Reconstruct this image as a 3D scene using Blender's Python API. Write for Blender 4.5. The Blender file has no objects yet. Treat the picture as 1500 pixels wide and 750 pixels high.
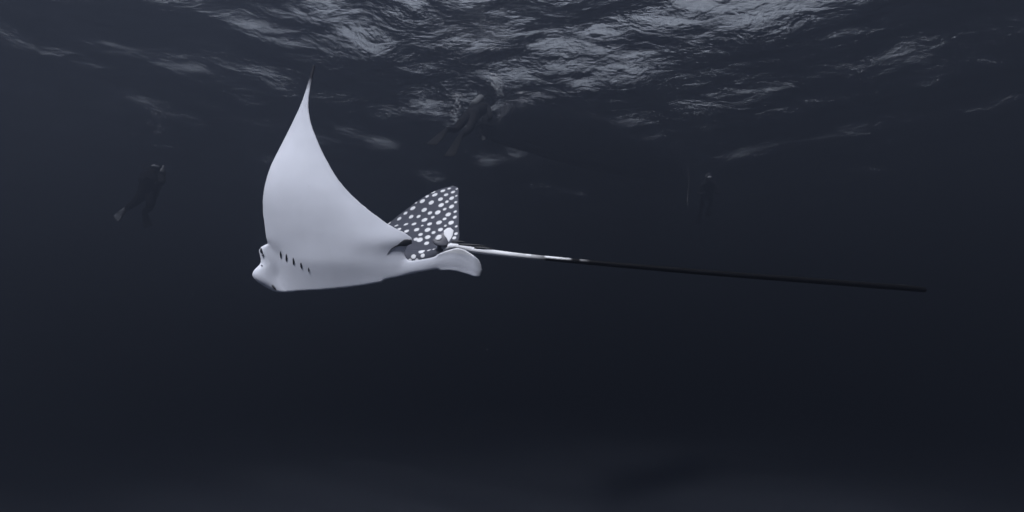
import bpy, bmesh, math, random
import numpy as np
from mathutils import Vector, Matrix, kdtree

random.seed(7); np.random.seed(7)
scene = bpy.context.scene
col = scene.collection
R = math.radians

# ------------------------------------------------------------------ camera
PITCH = 10.0            # the camera looks a little upwards
F = 750.0               # focal length in photograph pixels (1500 x 750)
cam = bpy.data.cameras.new('camera'); cam_ob = bpy.data.objects.new('camera', cam); col.objects.link(cam_ob)
cam.sensor_width = 36.0; cam.lens = 18.0; cam.clip_start = 0.05; cam.clip_end = 3000
cam_ob.location = (0, 0, 0); cam_ob.rotation_euler = (R(90 + PITCH), 0, 0)
scene.camera = cam_ob

# ------------------------------------------------------------------ sky, sun, exposure
SUN_EL, SUN_AZ = 49.0, 27.0      # sun stands high behind the camera, a little to its left
world = bpy.data.worlds.new('World'); scene.world = world; world.use_nodes = True
wt = world.node_tree; wn = wt.nodes; wl = wt.links
sky = wn.new('ShaderNodeTexSky'); sky.sky_type = 'NISHITA'; sky.sun_disc = False
sky.sun_elevation = R(SUN_EL); sky.sun_rotation = R(180 + SUN_AZ)
hsv = wn.new('ShaderNodeHueSaturation'); hsv.inputs['Saturation'].default_value = 0.36
wl.new(sky.outputs[0], hsv.inputs['Color']); wl.new(hsv.outputs[0], wn['Background'].inputs['Color'])
wn['Background'].inputs['Strength'].default_value = 0.085
sun = bpy.data.lights.new('sun', 'SUN'); sun.energy = 5.0; sun.angle = R(10); sun.color = (0.90, 0.93, 1.0)
sun_ob = bpy.data.objects.new('sun', sun); col.objects.link(sun_ob)
a, e = R(SUN_AZ), R(SUN_EL)
to_sun = Vector((-math.sin(a) * math.cos(e), -math.cos(a) * math.cos(e), math.sin(e)))
sun_ob.rotation_euler = to_sun.to_track_quat('Z', 'Y').to_euler()
vs = scene.view_settings; vs.view_transform = 'Standard'; vs.look = 'None'; vs.gamma = 1.0; vs.exposure = 2.95
vs.use_curve_mapping = False
cy = scene.cycles
cy.use_denoising = True
cy.max_bounces = 8; cy.volume_bounces = 1; cy.transparent_max_bounces = 8
cy.diffuse_bounces = 3; cy.glossy_bounces = 3

SURF = 6.0              # height of the water surface over the camera
BED = -5.45              # sea bed under the camera

# ------------------------------------------------------------------ helpers
_c, _s = math.cos(R(PITCH)), math.sin(R(PITCH))
def P(px, py, d):
    """pixel of the photograph + distance along the camera axis -> world point"""
    px, py, d = np.broadcast_arrays(np.asarray(px, float), np.asarray(py, float), np.asarray(d, float))
    x = (px - 750) / F * d; u = (375 - py) / F * d
    return np.stack([x, d * _c - u * _s, d * _s + u * _c], -1)
def V(px, py, d): return Vector(P(px, py, d).tolist())
def proj(v):
    d = v[:, 1] * _c + v[:, 2] * _s; u = -v[:, 1] * _s + v[:, 2] * _c
    return v[:, 0] / d * F + 750, 375 - u / d * F, d

def mat(name, color, rough=0.5, bump=0.0, scale=20, spec=0.5, metallic=0.0, var=0.0):
    m = bpy.data.materials.new(name); m.use_nodes = True
    n, l = m.node_tree.nodes, m.node_tree.links; b = n['Principled BSDF']
    b.inputs['Base Color'].default_value = (*color, 1); b.inputs['Roughness'].default_value = rough
    b.inputs['Specular IOR Level'].default_value = spec; b.inputs['Metallic'].default_value = metallic
    if bump or var:
        tc = n.new('ShaderNodeTexCoord'); nz = n.new('ShaderNodeTexNoise'); nz.inputs['Scale'].default_value = scale
        nz.inputs['Detail'].default_value = 5; l.new(tc.outputs['Object'], nz.inputs['Vector'])
        if bump:
            bp = n.new('ShaderNodeBump'); bp.inputs['Strength'].default_value = bump; bp.inputs['Distance'].default_value = 0.02
            l.new(nz.outputs['Fac'], bp.inputs['Height']); l.new(bp.outputs[0], b.inputs['Normal'])
        if var:
            mx = n.new('ShaderNodeMix'); mx.data_type = 'RGBA'
            mx.inputs[6].default_value = (*[c * (1 - var) for c in color], 1); mx.inputs[7].default_value = (*[min(1, c * (1 + var)) for c in color], 1)
            l.new(nz.outputs['Fac'], mx.inputs[0]); l.new(mx.outputs[2], b.inputs['Base Color'])
    return m

def link(name, me, material=None, parent=None, smooth=True):
    o = bpy.data.objects.new(name, me); col.objects.link(o)
    if material: me.materials.append(material)
    if smooth: me.polygons.foreach_set('use_smooth', [True] * len(me.polygons))
    if parent:
        o.parent = parent; o.matrix_parent_inverse = Matrix.Translation(parent.location).inverted()
    return o
def mesh(verts, faces, name='m'):
    me = bpy.data.meshes.new(name); me.from_pydata([tuple(v) for v in verts], [], [tuple(f) for f in faces]); me.update(); return me
def bm_mesh(bm, name='m'):
    bmesh.ops.recalc_face_normals(bm, faces=bm.faces[:])
    me = bpy.data.meshes.new(name); bm.to_mesh(me); bm.free(); return me
def tag(o, label, cat, group=None, kind=None):
    if label: o['label'] = label
    if cat: o['category'] = cat
    if group: o['group'] = group
    if kind: o['kind'] = kind
    return o
def empty(name, loc):
    o = bpy.data.objects.new(name, None); col.objects.link(o); o.location = loc; o.empty_display_size = 0.1
    return o

def spline(t, ts, ys):
    """monotone cubic through control values (rows of ys)"""
    t = np.asarray(t, float); ts = np.asarray(ts, float); ys = np.asarray(ys, float)
    h = np.diff(ts)[:, None]; dl = np.diff(ys, axis=0) / h
    m = np.zeros_like(ys); m[0] = dl[0]; m[-1] = dl[-1]
    m[1:-1] = (dl[:-1] * h[1:] + dl[1:] * h[:-1]) / (h[1:] + h[:-1])
    i = np.clip(np.searchsorted(ts, t, side='right') - 1, 0, len(ts) - 2)
    hh = h[i]; x = ((t - ts[i])[:, None]) / hh
    return ((2*x**3 - 3*x**2 + 1) * ys[i] + (x**3 - 2*x**2 + x) * hh * m[i] + (-2*x**3 + 3*x**2) * ys[i+1] + (x**3 - x**2) * hh * m[i+1])

def grid_faces(n, m, off=0, flip=False, wrap=False):
    fs = []
    for i in range(n - 1):
        for j in range(m if wrap else m - 1):
            k = (j + 1) % m
            f = [off + i*m + j, off + i*m + k, off + (i+1)*m + k, off + (i+1)*m + j]
            fs.append(f[::-1] if flip else f)
    return fs

def tube(path, radii, n=16, flat=None, caps=True):
    """lofted tube; radii (k,) or (k,2) -> (across, up) radii"""
    path = np.asarray(path, float); radii = np.asarray(radii, float)
    if radii.ndim == 1: radii = np.stack([radii, radii], -1)
    T = np.gradient(path, axis=0); T /= np.linalg.norm(T, axis=1)[:, None]
    ref = np.array(flat if flat is not None else (0, 0, 1.0)); vs_ = []
    for p, t, r in zip(path, T, radii):
        a_ = np.cross(t, ref)
        if np.linalg.norm(a_) < 1e-3: a_ = np.cross(t, (0.1, 1, 0))
        a_ /= np.linalg.norm(a_); b_ = np.cross(a_, t)
        for k in range(n):
            w = 2 * math.pi * k / n
            vs_.append(p + a_ * math.cos(w) * r[0] + b_ * math.sin(w) * r[1])
    fs = grid_faces(len(path), n, wrap=True)
    if caps:
        k = len(path)
        vs_.append(path[0]); vs_.append(path[-1]); c0, c1 = k * n, k * n + 1
        for j in range(n):
            fs.append([c0, (j + 1) % n, j]); fs.append([c1, (k-1)*n + j, (k-1)*n + (j+1) % n])
    return np.array(vs_), fs

def smooth_tube(ctrl, rad, steps=40, n=16, flat=None):
    ctrl = np.asarray(ctrl, float); rad = np.asarray(rad, float)
    if rad.ndim == 1: rad = np.stack([rad, rad], -1)
    ts = np.linspace(0, 1, len(ctrl)); t = np.linspace(0, 1, steps)
    return tube(spline(t, ts, ctrl), spline(t, ts, rad), n, flat)

class Join:
    def __init__(s): s.v = []; s.f = []; s.n = 0
    def add(s, v, f):
        s.v.append(np.asarray(v, float)); s.f += [[i + s.n for i in q] for q in f]; s.n += len(v); return s
    def mesh(s, name='m'): return mesh(np.concatenate(s.v), s.f, name)

def ellipsoid(c, ax, n=14, m=20):
    """ax: three axis vectors"""
    c = np.asarray(c); ax = [np.asarray(q) for q in ax]; v = []
    for i in range(n + 1):
        th = math.pi * i / n
        for j in range(m):
            ph = 2 * math.pi * j / m
            v.append(c + ax[0]*math.sin(th)*math.cos(ph) + ax[1]*math.sin(th)*math.sin(ph) + ax[2]*math.cos(th))
    return np.array(v), grid_faces(n + 1, m, wrap=True)

# ------------------------------------------------------------------ the setting: water surface, sea bed
def surface_material():
    m = bpy.data.materials.new('water_surface'); m.use_nodes = True
    n, l = m.node_tree.nodes, m.node_tree.links
    n.remove(n['Principled BSDF']); out = n['Material Output']
    tc = n.new('ShaderNodeTexCoord')
    def noise(scale, sc3, detail, rough, rot=0.0, dist=0.0):
        mp = n.new('ShaderNodeMapping'); mp.inputs['Scale'].default_value = sc3; mp.inputs['Rotation'].default_value = (0, 0, rot)
        l.new(tc.outputs['Object'], mp.inputs['Vector'])
        nz = n.new('ShaderNodeTexNoise'); nz.inputs['Scale'].default_value = scale; nz.inputs['Detail'].default_value = detail
        nz.inputs['Roughness'].default_value = rough; nz.inputs['Distortion'].default_value = dist
        l.new(mp.outputs[0], nz.inputs['Vector']); return nz.outputs['Fac']
    def mul(s, k):
        q = n.new('ShaderNodeMath'); q.operation = 'MULTIPLY'; l.new(s, q.inputs[0]); q.inputs[1].default_value = k; return q.outputs[0]
    def add(x, y):
        q = n.new('ShaderNodeMath'); q.operation = 'ADD'; l.new(x, q.inputs[0]); l.new(y, q.inputs[1]); return q.outputs[0]
    h = add(mul(noise(0.55, (1, 1.5, 1), 2, 0.5, 0.5), 0.34), mul(noise(1.7, (1, 1.5, 1), 3, 0.55, -0.3, 0.4), 0.10))
    h = add(h, mul(noise(6.0, (1, 1.4, 1), 3, 0.6, 0.2, 0.3), 0.03))
    # ripples strengthened ahead of the camera, added to brighten the light patches there
    vd = n.new('ShaderNodeVectorMath'); vd.operation = 'DISTANCE'; l.new(tc.outputs['Object'], vd.inputs[0]); vd.inputs[1].default_value = (1.6, 8.0, SURF)
    mr = n.new('ShaderNodeMapRange'); mr.interpolation_type = 'SMOOTHSTEP'; mr.inputs['From Min'].default_value = 1.5; mr.inputs['From Max'].default_value = 8.0
    mr.inputs['To Min'].default_value = 1.5; mr.inputs['To Max'].default_value = 0.5; l.new(vd.outputs['Value'], mr.inputs['Value'])
    q = n.new('ShaderNodeMath'); q.operation = 'MULTIPLY'; l.new(h, q.inputs[0]); l.new(mr.outputs[0], q.inputs[1]); h = q.outputs[0]
    bp = n.new('ShaderNodeBump'); bp.inputs['Strength'].default_value = 1.0; bp.inputs['Distance'].default_value = 1.0
    l.new(h, bp.inputs['Height'])
    # reflection from below: total past the critical angle, softened by ripples too fine to see
    ge = n.new('ShaderNodeNewGeometry'); dp = n.new('ShaderNodeVectorMath'); dp.operation = 'DOT_PRODUCT'
    l.new(ge.outputs['Incoming'], dp.inputs[0]); l.new(bp.outputs[0], dp.inputs[1])
    ab = n.new('ShaderNodeMath'); ab.operation = 'ABSOLUTE'; l.new(dp.outputs['Value'], ab.inputs[0])
    fr = n.new('ShaderNodeMapRange'); fr.interpolation_type = 'SMOOTHSTEP'; fr.inputs['From Min'].default_value = 0.56; fr.inputs['From Max'].default_value = 0.83
    fr.inputs['To Min'].default_value = 1.0; fr.inputs['To Max'].default_value = 0.03; l.new(ab.outputs[0], fr.inputs['Value'])
    tr = n.new('ShaderNodeBsdfTransparent')
    gl = n.new('ShaderNodeBsdfGlossy'); gl.inputs['Roughness'].default_value = 0.05; l.new(bp.outputs[0], gl.inputs['Normal'])
    mx = n.new('ShaderNodeMixShader'); l.new(fr.outputs[0], mx.inputs[0]); l.new(tr.outputs[0], mx.inputs[1]); l.new(gl.outputs[0], mx.inputs[2])
    l.new(mx.outputs[0], out.inputs['Surface'])
    return m

def sheet_grid(x0, x1, y0, y1, nx, ny, z):
    xs = np.linspace(x0, x1, nx); ys = np.linspace(y0, y1, ny); X, Y = np.meshgrid(xs, ys)
    return np.stack([X.ravel(), Y.ravel(), z(X, Y).ravel()], -1), grid_faces(ny, nx)
def swell(X, Y):
    q = 0.10 * np.sin(0.9 * X + 1.35 * Y + 0.6) + 0.06 * np.sin(-0.8 * X + 2.1 * Y + 1.3 + 0.6 * np.sin(0.35 * X))
    q += 0.035 * np.sin(2.6 * X + 3.4 * Y + 1.2 * np.sin(0.5 * Y)) + 0.03 * np.sin(3.7 * X - 2.9 * Y + 0.8 * np.sin(0.7 * X))
    return SURF + q
v, f = sheet_grid(-70, 70, -45, 95, 561, 561, swell)
o = link('water_surface', mesh(v, f), surface_material()); tag(o, 'rippled sea surface seen from below with broken patches of daylight', 'water surface', kind='structure')

sand = mat('sand', (0.40, 0.43, 0.52), 0.9, 0.6, 3.0, 0.2, var=0.1)
v, f = sheet_grid(-70, 70, -45, 95, 141, 141, lambda X, Y: BED + 0.18*np.sin(0.35*X + 0.2*Y) + 0.12*np.sin(0.5*Y - 0.22*X + 1) + 0.05*np.sin(1.3*X+0.9*Y))
o = link('seabed', mesh(v, f), sand); tag(o, 'pale sandy sea floor fading into dark water', 'sea floor', kind='structure')

# ------------------------------------------------------------------ spotted eagle ray
def wing_sheet(tab, nv=90, nc=44, thick0=0.035, thick1=0.006, camber=0.0, flip=1, bow=0.0):
    tab = np.array(tab, float)          # v, Lx, Ly, Tx, Ty, dL, dT
    t = np.linspace(0, 1, nv); q = spline(t, tab[:, 0], tab[:, 1:])
    L = P(q[:, 0], q[:, 1], q[:, 4]); T = P(q[:, 2], q[:, 3], q[:, 5])
    c = (1 - np.cos(np.linspace(0, math.pi, nc))) / 2
    M = L[:, None] * (1 - c[None, :, None]) + T[:, None] * c[None, :, None]
    chord = np.linalg.norm(T - L, axis=1)
    if bow:                             # the keel line of the belly sags between chin and vent
        M = M * (1 + .006 * np.clip(1 - c / .12, 0, 1)[None] ** 2 * np.clip((.25 - t) / .08, 0, 1)[:, None])[..., None]
        M = M + np.array((0, -_s, _c)) * (-bow * np.clip(1 - t / .1, 0, 1)[:, None] * (4 * c * (1 - c))[None])[..., None]
    dv = np.gradient(M, axis=0); dc = (T - L)[:, None] * np.ones((1, nc, 1))
    N = np.cross(dv, dc); N /= np.linalg.norm(N, axis=2)[..., None] + 1e-12
    ctr = -np.array([0, 1.0, 0.5])      # towards the camera and down = ventral
    if (N[nv // 4] @ ctr).mean() * flip < 0: N = -N
    prof = np.sin(math.pi * c) ** 0.6 * (1.15 - 0.5 * c)
    th = (thick1 + (thick0 - thick1) * (1 - t) ** 1.4)[:, None] * prof[None]
    if bow: th = th * (.2 + .8 * np.clip(t / .12, 0, 1))[:, None]
    th = np.maximum(th, 0.0052)
    M = M - N * (camber * chord[:, None] * np.sin(math.pi * c ** 1.5)[None])[..., None]
    A = (M + N * th[..., None]).reshape(-1, 3); B = (M - N * th[..., None]).reshape(-1, 3)
    n = nv * nc; fs = grid_faces(nv, nc) + grid_faces(nv, nc, n, True)
    for i in range(nv - 1):
        for j in (0, nc - 1):
            k, k2 = i*nc + j, (i+1)*nc + j; w = [k, k2, n + k2, n + k]; fs.append(w if j == 0 else w[::-1])
    for i in (0, nv - 1):
        for j in range(nc - 1):
            k = i*nc + j; w = [k + 1, k, n + k, n + k + 1]; fs.append(w if i == 0 else w[::-1])
    return np.concatenate([A, B]), fs, M.reshape(-1, 3), N.reshape(-1, 3)

near_tab = [
 (0.00, 412, 427.5, 620, 399, 3.080, 2.992),
 (0.04, 409, 411, 612, 391.5, 3.067, 2.986),
 (0.08, 407, 396, 605, 386, 3.054, 2.980),
 (0.15, 402, 375, 594, 370, 3.036, 2.968),
 (0.22, 393, 358, 604, 351, 3.021, 2.956),
 (0.32, 388, 332, 567, 327, 2.998, 2.942),
 (0.42, 385, 300, 531, 300, 2.974, 2.932),
 (0.52, 388, 272, 501, 270, 2.960, 2.930),
 (0.62, 397, 243, 480, 237, 2.962, 2.945),
 (0.72, 412, 213, 464, 203, 2.985, 2.977),
 (0.82, 429, 179, 454, 172, 3.027, 3.024),
 (0.90, 442, 150, 452.5, 147, 3.07, 3.07),
 (0.96, 450.3, 125, 456, 124, 3.11, 3.11),
 (1.00, 457.8, 96, 462.2, 95.5, 3.15, 3.15)]
far_tab = [
 (0.00, 400, 409, 622, 392, 3.16, 3.05),
 (0.15, 425, 388, 652, 374, 3.30, 3.10),
 (0.28, 455, 372, 671, 354, 3.38, 3.16),
 (0.45, 505, 350, 672.5, 332, 3.45, 3.25),
 (0.60, 558, 334, 672.5, 314, 3.50, 3.33),
 (0.75, 592, 309.5, 672, 298, 3.54, 3.41),
 (0.88, 626, 286, 672, 285, 3.58, 3.48),
 (0.96, 650, 276, 672, 278, 3.61, 3.53),
 (1.00, 664, 273, 671, 274.5, 3.63, 3.56)]
pelvic_tab = [
 (0.00, 586, 405, 588, 382, 2.985, 2.972),
 (0.25, 620, 400.5, 630, 376, 2.967, 2.945),
 (0.50, 646, 396, 655, 367, 2.956, 2.928),
 (0.66, 665, 396.5, 672, 363.5, 2.948, 2.915),
 (0.82, 684, 401.5, 689, 371, 2.944, 2.915),
 (0.92, 697, 405, 702.5, 382, 2.938, 2.914),
 (0.97, 701.5, 405, 705.5, 389.5, 2.936, 2.916),
 (1.00, 704.5, 403, 706.5, 395.5, 2.934, 2.92)]

J = Join(); mids = []; nors = []; part_id = []
for k, (tb, th, cb, fl) in enumerate(((near_tab, 0.04, -0.055, 1), (far_tab, 0.045, 0.0, -1), (pelvic_tab, 0.011, 0.0, 1))):
    v, f, M, N = wing_sheet(tb, thick0=th, camber=cb, flip=fl, bow=0.02 if k == 0 else 0); J.add(v, f); mids.append(M); nors.append(N); part_id += [k] * len(M)
far_pelvic = [(r[0], r[1] - 4, r[2] - 9, r[3] - 8, r[4] + 6, r[5] + 0.14, r[6] + 0.2) for r in pelvic_tab]
v, f, M, N = wing_sheet(far_pelvic, thick0=0.011); J.add(v, f); mids.append(M); nors.append(N); part_id += [3] * len(M)
# trunk and head, one loft from snout to tail root: px, py, depth, half height (px), half depth (m)
fus = np.array([
 (396, 394, 3.17, 10, .04), (401, 394, 3.19, 24, .085), (412, 394, 3.20, 32, .10), (435, 395, 3.20, 31, .105),
 (475, 393, 3.19, 28, .10), (530, 389, 3.17, 24, .09), (585, 384, 3.14, 18, .075), (620, 380, 3.11, 14, .058), (645, 371, 3.06, 9, .042), (662, 361, 3.01, 5, .024), (690, 364.5, 2.985, 4.2, .017)])
ax = P(fus[:, 0], fus[:, 1], fus[:, 2]); t = np.linspace(0, 1, 90); ts = np.linspace(0, 1, len(fus))
rr = np.stack([fus[:, 4], fus[:, 3] / F * fus[:, 2]], -1)
v, f = tube(spline(t, ts, ax), np.maximum(spline(t, ts, rr), .01), 40); J.add(v, f)
# rostral lobe, brow over the eye
e_x, e_y, e_z = np.array((1., 0, 0)), np.array((0, _c, _s)), np.array((0, -_s, _c))
def rot2(deg): c_, s_ = math.cos(R(deg)), math.sin(R(deg)); return e_x*c_ + e_z*s_, -e_x*s_ + e_z*c_
hp = np.array([(356.5, 394, .012, 402), (359.5, 387.5, .035, 408), (363, 383, .055, 412), (367.5, 381.2, .068, 416), (373, 382.4, .074, 420), (379, 383.8, .078, 424), (385, 383.6, .080, 426), (389, 380.8, .083, 428),
 (393.5, 376, .088, 430), (398, 372.6, .090, 432), (402.5, 371.5, .088, 432), (407.5, 373.4, .082, 432), (412.5, 378.5, .074, 432), (417.5, 385.5, .062, 434), (422, 392.5, .048, 436), (426, 400, .030, 434), (428, 406, .012, 428)])
front = np.interp(hp[:, 0], [356, 375, 396, 411, 428], [3.018, 3.027, 3.043, 3.055, 3.07])
hd_ = front + hp[:, 2]; hc = P((hp[:, 1] + hp[:, 3]) / 2, hp[:, 0], hd_); hr = np.stack([(hp[:, 3] - hp[:, 1]) / 2 / F * hd_, hp[:, 2]], -1)
ts = np.linspace(0, 1, len(hp)); t = np.linspace(0, 1, 90); hc = spline(t, ts, hc); hr = np.maximum(spline(t, ts, hr), .006)
w_ = np.linspace(0, 2 * math.pi, 48, endpoint=False)
hv = np.concatenate([c_ + e_x * (np.cos(w_) * r_[0])[:, None] + e_y * (np.sin(w_) * r_[1])[:, None] for c_, r_ in zip(hc, hr)])
hf = grid_faces(90, 48, wrap=True, flip=True); hf += [list(range(48)), [89 * 48 + k for k in range(48)][::-1]]
J.add(hv, hf)
# tail
tail_px = [(640, 362, 3.05), (665, 361, 3.01), (700, 367, 2.98), (760, 374.3, 2.94), (830, 381.3, 2.89), (920, 389.3, 2.845), (1020, 398, 2.79), (1120, 405.8, 2.74), (1240, 415, 2.675), (1330, 422, 2.63), (1356, 424.5, 2.618)]
tp = np.array(tail_px); tail_path = P(tp[:, 0], tp[:, 1], tp[:, 2])
J.add(*smooth_tube(tail_path, [.02, .020, .0185, .015, .015, .0155, .016, .016, .0162, .0165, .014], 160, 14))
raw = link('ray_raw', J.mesh())
rm = raw.modifiers.new('r', 'REMESH'); rm.mode = 'VOXEL'; rm.voxel_size = 0.0042
bpy.context.view_layer.update()
body = bpy.data.meshes.new_from_object(raw.evaluated_get(bpy.context.evaluated_depsgraph_get()))
rawme = raw.data; bpy.data.objects.remove(raw); bpy.data.meshes.remove(rawme)

nvtx = len(body.vertices); co = np.empty(nvtx * 3); body.vertices.foreach_get('co', co); co = co.reshape(-1, 3)
ed = np.empty(len(body.edges) * 2, int); body.edges.foreach_get('vertices', ed); ed = ed.reshape(-1, 2)
deg = np.bincount(ed.ravel(), minlength=nvtx).astype(float)[:, None]
def laplace(x):
    s_ = np.zeros_like(x)
    for k in range(x.shape[1]):
        s_[:, k] = np.bincount(ed[:, 0], x[ed[:, 1], k], nvtx) + np.bincount(ed[:, 1], x[ed[:, 0], k], nvtx)
    return s_ / deg - x
px, py, dd = proj(co)
for it in range(6): co = co + 0.5 * laplace(co); co = co - 0.52 * laplace(co) if it % 2 else co
# blend the trunk into the wings
w = np.clip((px - 390) / 26, 0, 1) * np.clip((590 - px) / 40, 0, 1) * np.clip((py - 300) / 30, 0, 1)
w = np.maximum(w, 0.25 * np.clip((px - 384) / 12, 0, 1) * (px < 640) * (py > 355))
trail = np.interp(py, [300, 320, 335, 351], [530, 557, 580, 604]); w *= np.clip((trail - px) / 18, 0, 1) * (py < 352) + (py >= 352)
lead = np.interp(py, [300, 332, 358, 380], [385, 388, 393, 380]); w *= np.clip((px - lead) / 14, 0, 1)
w = w * np.clip((np.interp(px, [400, 447, 500, 560, 640], [428, 426, 420, 411, 395]) - 2 - py) / 14, 0.04, 1)
w = np.maximum(w, .5 * (px > 560) * (px < 645) * np.clip((py - 386) / 4, 0, 1))[:, None]
for it in range(220): co = co + 0.6 * w * laplace(co)
body.vertices.foreach_set('co', co.ravel()); body.update()

# pigment: pale belly, dark back with white spots (one value per vertex)
mids = np.concatenate(mids); nors = np.concatenate(nors); part_id = np.array(part_id)
kd = kdtree.KDTree(len(mids))
for i, p in enumerate(mids): kd.insert(p, i)
kd.balance()
px, py, dd = proj(co)
idx = np.fromiter((kd.find(p)[1] for p in co), int, nvtx)
side = ((co - mids[idx]) * nors[idx]).sum(1)           # > 0 on the belly side
pid = part_id[idx]
nrm = np.empty(nvtx * 3); body.vertices.foreach_get('normal', nrm); nrm = nrm.reshape(-1, 3)
facing = (nrm * nors[idx]).sum(1)
ventral = np.clip((facing - 0.2) / 0.3, 0, 1)
head = (px < 402) & (py > 352)
belly_f = (px > 398) & (px < 588) & (py > 352) & (pid != 1) & ((nrm * co).sum(1) < 0.3)
ventral[belly_f] = 1
belly_f = (px > 400) & (px < 588) & (py > 395) & ((nrm * co).sum(1) < 0.3)
ventral[belly_f] = 1
ventral[(px >= 588) & (px < 662) & (py > 389 - .03 * (px - 588))] = 1
ventral[head] = np.clip((nrm[head] @ np.array((0, -.8, -.6)) + 0.75) / 0.3, 0, 1)
tailm = (px > 640) & (np.abs(py - np.interp(px, tp[:, 0], tp[:, 1])) < 9) & (pid != 1) & (px > 649)
# trunk top showing in the notch between wing and pelvic fin
notch = (px > 591) & (px < 672) & (dd > 2.985) & (py < 388 - (px - 600) * 0.40) & ((nrm * co).sum(1) < 0)
ventral[notch] = 0
ventral[(pid == 1) & (facing < 0.2) & ~head & ~belly_f] = 0
wht = np.zeros(nvtx)
Z = [(520,110,12),(545,135,14),(568,115,8),(478,126,16),(427,153,18),(500,153,14),(535,175,16),(376,163,12),(463,181,16),(565,160,8),(346,195,18),(404,205,18),(505,198,12),(560,202,10),(303,204,8),(466,219,18),(535,229,17),(284,239,18),(490,247,12),(357,251,18),(445,268,19),(393,271,15),(514,280,18),(558,262,11),(237,272,14),(321,294,14),(273,296,16),(557,297,13),(195,308,15),(360,315,20),(412,298,12),(490,310,13),(452,333,19),(533,333,18),(239,341,15),(293,341,16),(393,341,16),(345,352,8),(178,348,13),(495,354,9),(564,358,9),(195,374,14),(243,387,15),(310,379,17),(380,380,19),(463,379,16),(421,397,13),(563,406,12),(334,410,14),(383,427,18),(553,432,13),(330,445,20),(452,428,20),(375,467,18),(435,488,18),(340,516,24),(350,547,16),(290,552,18),(495,495,18),(388,507,14),(419,494,13),(313,578,12),(265,578,12),(305,440,14)]
dors = np.where((ventral < 0.5) & ~tailm)[0]
centres = []
vis = dors[(pid[dors] == 1) | notch[dors]]
vis = vis[(nrm[vis] * co[vis]).sum(1) < 0]
for zx, zy, zr in Z:
    sx, sy = 540 + zx / 4.41, 250 + zy / 4.41
    k = vis[np.argmin((px[vis] - sx) ** 2 + (py[vis] - sy) ** 2 + 200 * (dd[vis] - 2.9))]
    centres.append((co[k], zr / 4.41 / F * dd[k] * (1.0 if zy < 460 else .85)))
cc = np.array([c[0] for c in centres]); cr = [c[1] for c in centres]
visf = np.zeros(nvtx, bool); visf[vis] = True; rest = dors[~visf[dors]]; np.random.shuffle(rest)
for k in rest[:6000]:
    if ((cc - co[k]) ** 2).sum(1).min() > 0.052 ** 2 and px[k] < 640 or ((cc - co[k]) ** 2).sum(1).min() > 0.06 ** 2:
        cc = np.vstack([cc, co[k]]); cr.append(random.uniform(0.010, 0.018))
cr = np.array(cr)
soft = 0.003
for i in range(len(cc)):
    dl = co[dors] - cc[i]; q = np.sqrt((dl ** 2).sum(1))
    wht[dors] = np.maximum(wht[dors], np.clip((cr[i] - q) / soft + 0.5, 0, 1))
DORS = np.array((0.075, 0.078, 0.098)); BELLY = np.array((0.74, 0.755, 0.83)); WHITE = np.array((0.85, 0.85, 0.88))
colr = DORS * (1 - wht[:, None]) + WHITE * wht[:, None]
colr = colr * (1 - ventral[:, None]) + BELLY * ventral[:, None]
tipf = np.clip((132 - py) / 18, 0, 1) * (pid == 0) * (px < 480); colr = colr * (1 - tipf[:, None]) + np.array((0.03, 0.03, 0.038)) * tipf[:, None]
# pelvic fin margin greys out
pf = np.clip((px - 693) / 10, 0, 1) * ((pid == 2)) * 0.45; colr = colr * (1 - pf[:, None] * (1 - tailm[:, None]))
# tail: white to a third, blotched, then black
rng = np.random.RandomState(3); blot = np.interp(px, np.arange(600, 1400, 7), rng.rand(115))
tw = np.clip((800 - px) / 60, 0, 1) ** .6
tw = np.maximum(tw, np.clip((blot - .35) * 3, 0, 1) * np.clip((870 - px) / 60, 0, 1) * np.clip((nrm[:, 2] + .1) * 2, 0, 1) * (px > 740))
tw = np.maximum(tw, np.clip((blot - .85) * 6, 0, 1) * (nrm[:, 2] > .85) * .15)  # faint glints painted along the upward side of the tail
tc_ = np.array((0.003, 0.003, 0.004)) * (1 - tw[:, None]) + WHITE * tw[:, None]
colr[tailm] = tc_[tailm]
at = body.attributes.new('pigment', 'FLOAT_COLOR', 'POINT')
at.data.foreach_set('color', np.concatenate([colr, np.ones((nvtx, 1))], 1).ravel())

skin = bpy.data.materials.new('ray_skin'); skin.use_nodes = True
n, l = skin.node_tree.nodes, skin.node_tree.links; b = n['Principled BSDF']
an = n.new('ShaderNodeAttribute'); an.attribute_name = 'pigment'
tc = n.new('ShaderNodeTexCoord'); nz = n.new('ShaderNodeTexNoise'); nz.inputs['Scale'].default_value = 9; nz.inputs['Detail'].default_value = 8
l.new(tc.outputs['Object'], nz.inputs['Vector'])
mr = n.new('ShaderNodeMapRange'); mr.inputs['To Min'].default_value = 0.9; mr.inputs['To Max'].default_value = 1.06; l.new(nz.outputs['Fac'], mr.inputs['Value'])
mx = n.new('ShaderNodeMix'); mx.data_type = 'RGBA'; mx.blend_type = 'MULTIPLY'; mx.inputs[0].default_value = 1
l.new(an.outputs['Color'], mx.inputs[6]); l.new(mr.outputs[0], mx.inputs[7]); l.new(mx.outputs[2], b.inputs['Base Color'])
b.inputs['Roughness'].default_value = 0.6; b.inputs['Specular IOR Level'].default_value = 0.08

ray = empty('eagle_ray', V(500, 400, 3.07))
tag(ray, 'spotted eagle ray with pale belly, raised wing and very long thin black tail', 'ray')
link('body', body, skin, ray)
black = mat('ray_black', (0.006, 0.006, 0.008), 0.45)
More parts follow.
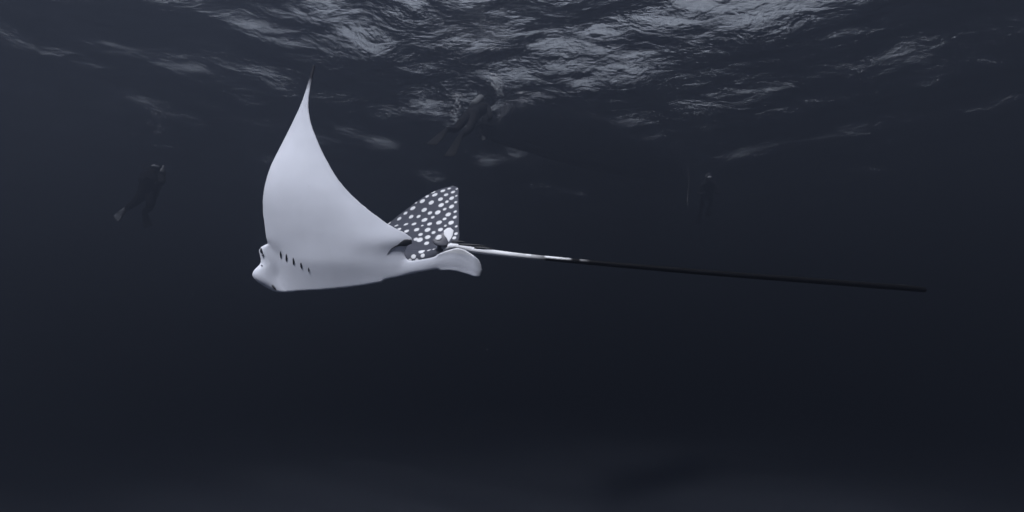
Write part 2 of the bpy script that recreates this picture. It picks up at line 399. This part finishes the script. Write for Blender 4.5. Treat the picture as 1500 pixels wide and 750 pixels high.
# surface look-up on the belly side
def belly(sx, sy):
    k = np.argmin((px - sx) ** 2 + (py - sy) ** 2 + 300 * (dd - 2.8).clip(0) + 1e6 * ((nrm * co).sum(1) > -.1)); return co[k], nrm[k]
for (x0, y0, x1, y1) in ((410.6, 368, 411.4, 379.5), (419, 372, 419.8, 384), (429.4, 377.5, 430.2, 389), (441, 385, 441.6, 394.5), (452, 392.5, 452.6, 398.5)):
    p0, n0 = belly(x0, y0); p1, n1 = belly(x1, y1); pm, nm = belly((x0+x1)/2 + .3, (y0+y1)/2)
    ln = np.linalg.norm(p1 - p0)
    pth = [p0 + n0*.0005, p0*.7+p1*.3 + nm*.002, pm + nm*.002, p0*.25+p1*.75 + nm*.002, p1 + n1*.0005]
    wd = .0056 * min(1, ln / .04)
    v, f = smooth_tube(pth, [(.001, .0008), (wd, .0022), (wd*1.05, .0025), (wd*.9, .0022), (.001, .0008)], 14, 10, flat=nm)
    link('gill_slit', mesh(v, f), black, ray)
# eye with dark socket
def blob(name, sx, sy, rx, ry, rd, m, tilt=0, lift=0.0):
    p, nn = belly(sx, sy); a1, a2 = rot2(tilt); k = 1 / F * 3.05
    v, f = ellipsoid(p + nn * lift, (a1 * rx * k, e_y * rd, a2 * ry * k)); return link(name, mesh(v, f), m, ray)
eye = blob('eye', 382.6, 367.5, 1.9, 4.2, .012, black, 12)
blob('spiracle', 385.5, 373.5, 2.4, 1.6, .006, mat('socket', (0.12, 0.12, 0.14), .6), 30)
blob('nostril', 383.6, 389, 2.2, 1.0, .006, mat('crease', (0.10, 0.10, 0.12), .6), -35)
mouth_m = mat('mouth', (0.03, 0.03, 0.035), .6)
pth = [belly(*q)[0] + belly(*q)[1] * .002 for q in ((398.5, 416.5), (400, 419), (402, 422), (404.5, 425.2))]
v, f = smooth_tube(pth, [.001, .006, .006, .002], 16, 8); link('mouth', mesh(v, f), mouth_m, ray)
cre = [belly(*q)[0] + belly(*q)[1] * .001 for q in ((568, 372.5), (574, 365), (583, 359.3), (593, 355.8), (603, 353.5))]
v, f = smooth_tube(cre, [(.0008, .0008), (.0025, .002), (.006, .003), (.020, .004), (.012, .003)], 24, 10, flat=tuple(belly(585, 360)[1])); link('fin_fold_shade', mesh(v, f), mouth_m, ray)  # dark sliver standing in for the shade in the wing's rear fold
# dorsal fin on the tail root: rounded lobe, white blotch on dark
finm = mat('fin_white', (0.82, 0.82, 0.86), .5); find = mat('fin_dark', (0.09, 0.09, 0.11), .5)
def plate(pts, depth, half, depth_slope=0.0):
    pts = np.array(pts, float); c = pts.mean(0); k = len(pts); vs_ = []; fs = []
    for lay, (sc, dz) in enumerate(((.8, -half), (1, -half*.4), (1, half*.4), (.8, half))):
        q = c + (pts - c) * sc; vs_.append(P(q[:, 0], q[:, 1], depth + dz + .0018 * (347 - q[:, 1])))
    vs_ = np.concatenate(vs_); fs = grid_faces(4, k, wrap=True); fs.append(list(range(k))[::-1]); fs.append([3*k + j for j in range(k)])
    return vs_, fs
v, f = plate([(632,352),(640,346),(648,340),(653,335),(659,333.5),(664,336.5),(664,342),(660.5,349),(657,355),(655,361),(645,361),(636,358)], 3.02, .008)
dfin = link('dorsal_fin', mesh(v, f), find, ray)
v, f = plate([(650,338),(655.5,333.8),(660,333.5),(664.3,337.5),(663.3,344),(660,350.5),(657,354.5),(654.5,349),(650.5,344)], 3.009, .003)
link('white_blotch', mesh(v, f), finm, dfin, False)
v, f = plate([(637.5,349),(642,344),(646.5,343.8),(647,348),(643.5,351.3),(639.5,351.5)], 3.009, .003); link('white_blotch', mesh(v, f), finm, dfin, False)
# barbed spines lying along the tail root
for (x0, y0, x1, y1, d0) in ((662, 354, 682.5, 354.6, 2.995), (672, 358.2, 713, 360.2, 2.985), (695, 362.6, 723, 364.2, 2.97)):
    v, f = smooth_tube([P(x0, y0, d0), P((x0+x1)/2, (y0+y1)/2 - .4, d0 - .01), P(x1, y1, d0 - .02)], [(.006, .006), (.0062, .006), (.001, .001)], 20, 8)
    link('tail_spine', mesh(v, f), black, ray)

# ------------------------------------------------------------------ divers
neo = mat('neoprene', (0.010, 0.010, 0.012), .9, .3, 30, .05); rubber = mat('fin_rubber', (0.014, 0.014, 0.016), .8, spec=.1)
pale_rub = mat('pale_rubber', (0.09, 0.095, 0.11), .7, spec=.1); skinm = mat('skin', (0.42, 0.30, 0.24), .6); steel = mat('tank_paint', (0.08, 0.083, 0.09), .6, spec=.1)
lens_m = mat('mask_glass', (0.2, 0.21, 0.23), .3, spec=.2); vest_m = mat('vest', (0.010, 0.010, 0.012), .95, .4, 40, .03)

def skin_body(name, joints, bones, root, parent):
    names = list(joints); me = bpy.data.meshes.new(name)
    me.from_pydata([tuple(joints[k][0]) for k in names], [(names.index(a_), names.index(b_)) for a_, b_ in bones], [])
    ob = bpy.data.objects.new('tmp', me); col.objects.link(ob)
    ob.modifiers.new('s', 'SKIN'); sd = ob.modifiers.new('d', 'SUBSURF'); sd.levels = 2; sd.render_levels = 2
    for i, k in enumerate(names):
        r = joints[k][1]; r = r if isinstance(r, tuple) else (r, r)
        me.skin_vertices[0].data[i].radius = r; me.skin_vertices[0].data[i].use_root = (k == root)
    bpy.context.view_layer.update()
    out = bpy.data.meshes.new_from_object(ob.evaluated_get(bpy.context.evaluated_depsgraph_get()))
    bpy.data.objects.remove(ob); bpy.data.meshes.remove(me)
    return link(name, out, neo, parent)

def swim_fin(ankle, toe, tip, width, m, parent):
    ankle, toe, tip = (np.array(q) for q in (ankle, toe, tip)); d = tip - ankle; d /= np.linalg.norm(d)
    w_ = np.cross(d, (0.2, 1, 0.1)); w_ /= np.linalg.norm(w_); nn = np.cross(w_, d)
    v, f = smooth_tube([ankle, toe, toe*.6+tip*.4, tip], [(.05, .055), (.06, .04), (width*.8, .012), (width, .005)], 14, 12, flat=nn)
    fin = link('swim_fin', mesh(v, f), m, parent)
    for s in (-1, 1):
        v, f = smooth_tube([toe + w_*s*.05, tip + w_*s*width*.95], [.012, .006], 6, 6); link('rail', mesh(v, f), rubber, fin)
    return fin

def diver(label, J_, facing, fins, base, tank_dir, group='scuba divers in the background', pale=False):
    root = empty('person', base); tag(root, label, 'diver', group)
    j = {k: (Vector(v_), r_) for k, (v_, r_) in J_.items()}
    bones = [('pelvis','waist'),('waist','chest'),('chest','neck'),('neck','head'),('head','crown'),
             ('chest','sh_n'),('sh_n','el_n'),('el_n','wr_n'),('wr_n','ha_n'),('chest','sh_f'),('sh_f','el_f'),('el_f','wr_f'),('wr_f','ha_f'),
             ('pelvis','hip_n'),('hip_n','kn_n'),('kn_n','an_n'),('pelvis','hip_f'),('hip_f','kn_f'),('kn_f','an_f')]
    skin_body('body', j, bones, 'pelvis', root)
    fd = Vector(facing).normalized(); hd = j['head'][0]; up = (j['crown'][0] - j['neck'][0]).normalized()
    rt = fd.cross(up).normalized(); up2 = rt.cross(fd)
    v, f = ellipsoid(hd + fd*.085 + up2*.035, (np.array(rt)*.085, np.array(fd)*.045, np.array(up2)*.05)); mk = link('dive_mask', mesh(v, f), rubber, root)
    v, f = ellipsoid(hd + fd*.115 + up2*.035, (np.array(rt)*.072, np.array(fd)*.022, np.array(up2)*.036)); link('lens', mesh(v, f), lens_m, mk)
    v, f = ellipsoid(hd + fd*.115 - up2*.05, (np.array(rt)*.04, np.array(fd)*.035, np.array(up2)*.032)); rg = link('regulator', mesh(v, f), rubber, root)
    td = Vector(tank_dir).normalized(); ch, wa = j['chest'][0], j['waist'][0]; sp = (ch - j['pelvis'][0]).normalized()
    tb = ch + td*.2; p_ = [tb - sp*.42, tb - sp*.40, tb + sp*.16, tb + sp*.22, tb + sp*.24, tb + sp*.30]
    v, f = tube([tuple(q) for q in p_], [.06, .09, .09, .05, .025, .025], 16); link('air_tank', mesh(v, f), steel, root)
    hs = [tb + sp*.28, tb + sp*.33 + rt*.18, hd + rt*.22 + fd*.05 - up2*.03, hd + fd*.13 - up2*.05]
    v, f = smooth_tube([tuple(q) for q in hs], [.012]*4, 20, 6); link('hose', mesh(v, f), rubber, rg)
    mid = (ch + wa) / 2
    v, f = smooth_tube([tuple(q) for q in (wa - sp*.08, wa + td*.02, mid, ch, ch + sp*.10)], [(.17,.13),(.19,.16),(.20,.165),(.205,.16),(.14,.10)], 20, 20, flat=tuple(td))
    link('buoyancy_vest', mesh(v, f), vest_m, root)
    for i, (an, toe, tip) in enumerate(fins): swim_fin(an, toe, tip, .11, pale_rub if (pale and i == 0) else rubber, root)
    return root

# left diver, hanging upright with legs apart, arms folded in front
D = 10.6
def q(x, y, dz=0.0): return tuple(P(x, y, D + dz).tolist())
J1 = {'pelvis':(q(214,281),.15),'waist':(q(217,271),.15),'chest':(q(222,259),.18),'neck':(q(226,251),.075),'head':(q(227.5,246,-.02),(.105,.115)),'crown':(q(228.5,240.5),.08),
 'sh_n':(q(212,256),.085),'el_n':(q(206,264,-.12),.06),'wr_n':(q(212,262,-.34),.045),'ha_n':(q(216,260,-.38),.045),
 'sh_f':(q(235,257),.085),'el_f':(q(239,267,-.1),.06),'wr_f':(q(231,269,-.34),.045),'ha_f':(q(226,268,-.38),.045),
 'hip_n':(q(209,285),.11),'kn_n':(q(198,297,-.05),.075),'an_n':(q(184,306.5,.1),.05),
 'hip_f':(q(220,285),.115),'kn_f':(q(221,299,-.18),.085),'an_f':(q(216,309,.12),.055)}
diver('black wetsuit scuba diver with folded arms hanging upright in open water', J1, P(228,252,D-1)-P(228,246,D),
      [(q(184,306.5,.1), q(180,310,.05), q(169,321,.05)), (q(214,307,.15), q(212,312,.1), q(217,333,.1))], q(214,333), (0.1, 1, .1), pale=True)

def prone(base_px, D, head_az, label, tilt=0.25):
    """swimmer lying level, arms tucked: local x = forward, y = left"""
    o_ = P(*base_px, D); fx, fy = math.cos(head_az), math.sin(head_az)
    def g(x, y, z):
        z2 = z + x * tilt
        return tuple((o_ + np.array((x*fx - y*fy, x*fy + y*fx, z2))).tolist())
    J_ = {'pelvis':(g(0,0,0),.15),'waist':(g(.2,0,.02),.15),'chest':(g(.45,0,.03),.17),'neck':(g(.63,0,.05),.075),'head':(g(.75,0,.08),(.105,.11)),'crown':(g(.86,0,.12),.08),
     'sh_n':(g(.5,.2,.02),.085),'el_n':(g(.42,.3,-.22),.06),'wr_n':(g(.62,.18,-.33),.045),'ha_n':(g(.72,.14,-.33),.045),
     'sh_f':(g(.5,-.2,.02),.085),'el_f':(g(.42,-.3,-.22),.06),'wr_f':(g(.62,-.18,-.33),.045),'ha_f':(g(.72,-.14,-.33),.045),
     'hip_n':(g(-.06,.1,0),.11),'kn_n':(g(-.48,.14,-.1),.075),'an_n':(g(-.86,.13,.06),.05),
     'hip_f':(g(-.06,-.1,0),.11),'kn_f':(g(-.46,-.14,-.16),.075),'an_f':(g(-.8,-.15,-.12),.05)}
    diver(label, J_, (fx, fy, -.35), [(g(-.86,.13,.06), g(-.98,.13,.06), g(-1.5,.16,.0)), (g(-.8,-.15,-.12), g(-.92,-.15,-.14), g(-1.42,-.18,-.3))], g(0,0,-.4), (-.1*fx, -.1*fy, 1))
prone((690, 171), 11.0, R(72), 'dark scuba diver angled upwards with fins trailing, just under the surface at a boat stern', .8)
prone((1036, 284), 16.2, R(-105), 'dim scuba diver beside a thin rope hanging under the bow of a boat')

# ------------------------------------------------------------------ boat
def surf_at(sx, sy, z=SURF):
    p = P(sx, sy, 1.0); return p * (z / p[2])
st, bo = surf_at(727, 168), surf_at(1010, 262)
dirv = (bo - st); LEN = float(np.linalg.norm(dirv)); ang = math.atan2(dirv[1], dirv[0])
boat = empty('boat', (st[0], st[1], SURF)); boat.rotation_euler = (0, 0, ang)
tag(boat, 'dark boat hull floating on the surface, seen from underneath', 'boat')
hullm = mat('hull_paint', (0.08, 0.083, 0.095), .6, .2, 6, var=.3); deckm = mat('deck_paint', (0.55, 0.55, 0.56), .6)
def local(name, v, f, m, parent, smooth=True):
    me = mesh(v, f); o_ = link(name, me, m, None, smooth); o_.parent = parent; return o_
n1, vs_ = 28, []
for i in range(n1):
    s = i / (n1 - 1); x = s * LEN; bw = 1.25 * (1 - max(0, (s - .4) / .6) ** 2.3) * (1 - .3 * max(0, 1 - s / .12) ** 2) + .02
    dk = -.55 + .62 * max(0, (s - .55) / .45) ** 2.4; ch = -.20 + .4 * max(0, (s - .5) / .5) ** 2; top = .34 + .3 * s * s
    ring = [(0, dk), (bw * .5, dk + (ch - dk) * .55), (bw * .92, ch), (bw, top * .4), (bw * 1.06, top), (bw * .95, top), (bw*.9, .16), (0, .14)]
    ring = ring + [(-y, z) for y, z in ring[-2:0:-1]]
    vs_ += [(x + .35 * s * max(0, z), y, z) for y, z in ring]
m_ = len(ring); fs = grid_faces(n1, m_, wrap=True) + [list(range(m_))[::-1], [(n1-1)*m_ + k for k in range(m_)]]
local('hull', vs_, fs, hullm, boat, True)
def lbox(name, x0, x1, y0, y1, z0, z1, m, parent):
    bm = bmesh.new(); bmesh.ops.create_cube(bm, size=1)
    for vv in bm.verts: vv.co = Vector((x0 + (vv.co.x + .5)*(x1-x0), y0 + (vv.co.y + .5)*(y1-y0), z0 + (vv.co.z + .5)*(z1-z0)))
    bmesh.ops.bevel(bm, geom=bm.edges[:], offset=min(x1-x0, y1-y0, z1-z0)*.2, segments=2, affect='EDGES')
    o_ = link(name, bm_mesh(bm), m, None); o_.parent = parent; return o_
lbox('keel', .3, LEN*.7, -.04, .04, -.66, -.5, hullm, boat)
om = lbox('outboard_motor', -.55, -.1, -.17, .17, .2, .6, rubber, boat)
lbox('motor_leg', -.42, -.2, -.05, .05, -.75, .3, rubber, om)
lbox('cavitation_plate', -.55, -.12, -.16, .16, -.44, -.41, rubber, om)
bm = bmesh.new()
for k in range(3):
    w_ = 2*math.pi*k/3
    vsx = [bm.verts.new((-.44 + dx, math.cos(w_ + dw)*r_, -.68 + math.sin(w_ + dw)*r_)) for dx, dw, r_ in ((0,-.3,.03),(.03,-.35,.17),(.0,0,.2),(-.03,.35,.17),(-.02,.3,.03))]
    bm.faces.new(vsx)
bmesh.ops.solidify(bm, geom=bm.faces[:], thickness=.012)
pr = link('propeller', bm_mesh(bm), steel, None, False); pr.parent = om

# hanging rope below the bow
rp = surf_at(1006, 246); rp[2] += .1
pth = [rp + np.array((.04*math.sin(k*.7), .03*math.cos(k), -k*.2)) for k in range(8)]
v, f = smooth_tube(pth, [.013]*8, 40, 8)
rope = link('rope', mesh(v, f), mat('rope', (0.12, 0.12, 0.125), .8, .5, 60)); tag(rope, 'thin pale rope hanging straight down under the bow of the boat', 'rope')

# ------------------------------------------------------------------ bubbles
bub = bpy.data.materials.new('bubble'); bub.use_nodes = True
bb = bub.node_tree.nodes['Principled BSDF']; bb.inputs['Base Color'].default_value = (.8, .82, .86, 1); bb.inputs['Roughness'].default_value = .15
bb.inputs['Alpha'].default_value = .4
def bubbles(label, x0, y0, x1, y1, D, n_, spread, r0, r1, clump=None):
    ico = bmesh.new(); bmesh.ops.create_icosphere(ico, subdivisions=1, radius=1); iv = np.array([q_.co[:] for q_ in ico.verts]); fi = [[k.index for k in q_.verts] for q_ in ico.faces]; ico.free()
    jn = Join()
    for _ in range(n_):
        t_ = random.random(); s_ = spread * (0.5 + .8 * t_)
        p = P(x0 + (x1-x0)*t_, y0 + (y1-y0)*t_, D) + np.array((random.gauss(0, s_), random.gauss(0, s_), random.gauss(0, s_*.6)))
        if p[2] > SURF - .05: continue
        r = random.uniform(r0, r1) ** 1.0; jn.add(p + iv * np.array((r*1.2, r*1.2, r*.7)), fi)
    o_ = link('bubbles', jn.mesh(), bub); tag(o_, label, 'bubbles', kind='stuff'); return o_
bubbles('faint column of exhaled bubbles rising above the diver with folded arms', 230, 196, 233, 152, 10.5, 70, .10, .004, .014)
bubbles('pale column of bubbles rising beside the diver at the boat stern', 667, 178, 670, 140, 10.9, 150, .07, .006, .02)
bubbles('white streak of bubbles churned up at the stern of the boat', 734, 140, 725, 112, 11.0, 260, .05, .006, .022)

# ------------------------------------------------------------------ drifting specks
ico = bmesh.new(); bmesh.ops.create_icosphere(ico, subdivisions=1, radius=1); iv = np.array([q_.co[:] for q_ in ico.verts]); fi = [[k.index for k in q_.verts] for q_ in ico.faces]; ico.free()
jn = Join()
for _ in range(90):
    d_ = random.uniform(1.6, 7); jn.add(P(random.uniform(0, 1500), random.uniform(60, 750), d_) + iv * random.uniform(.0007, .0015), fi)
o = link('plankton', jn.mesh(), mat('speck', (0.30, 0.31, 0.33), .8, spec=.1)); tag(o, 'tiny pale specks drifting in the water', 'plankton', kind='stuff')

# ------------------------------------------------------------------ the water itself: even volume round the whole scene
v = [(x, y, z) for x in (-75, 75) for y in (-50, 100) for z in (BED - 1.4, SURF + 2.2)]
f = [(0,1,3,2), (4,6,7,5), (0,4,5,1), (2,3,7,6), (0,2,6,4), (1,5,7,3)]
hz = bpy.data.materials.new('haze'); hz.use_nodes = True; n, l = hz.node_tree.nodes, hz.node_tree.links
n.remove(n['Principled BSDF']); pv = n.new('ShaderNodeVolumePrincipled')
pv.inputs['Color'].default_value = (0.059, 0.068, 0.091, 1); pv.inputs['Density'].default_value = 0.15; pv.inputs['Anisotropy'].default_value = 0.6
l.new(pv.outputs[0], n['Material Output'].inputs['Volume'])
bm = bmesh.new(); bv = [bm.verts.new(q_) for q_ in v]
for q_ in f: bm.faces.new([bv[i] for i in q_])
hb = link('haze', bm_mesh(bm), hz, None, False); tag(hb, 'dark blue grey sea water fading everything into the distance', 'water', kind='stuff')
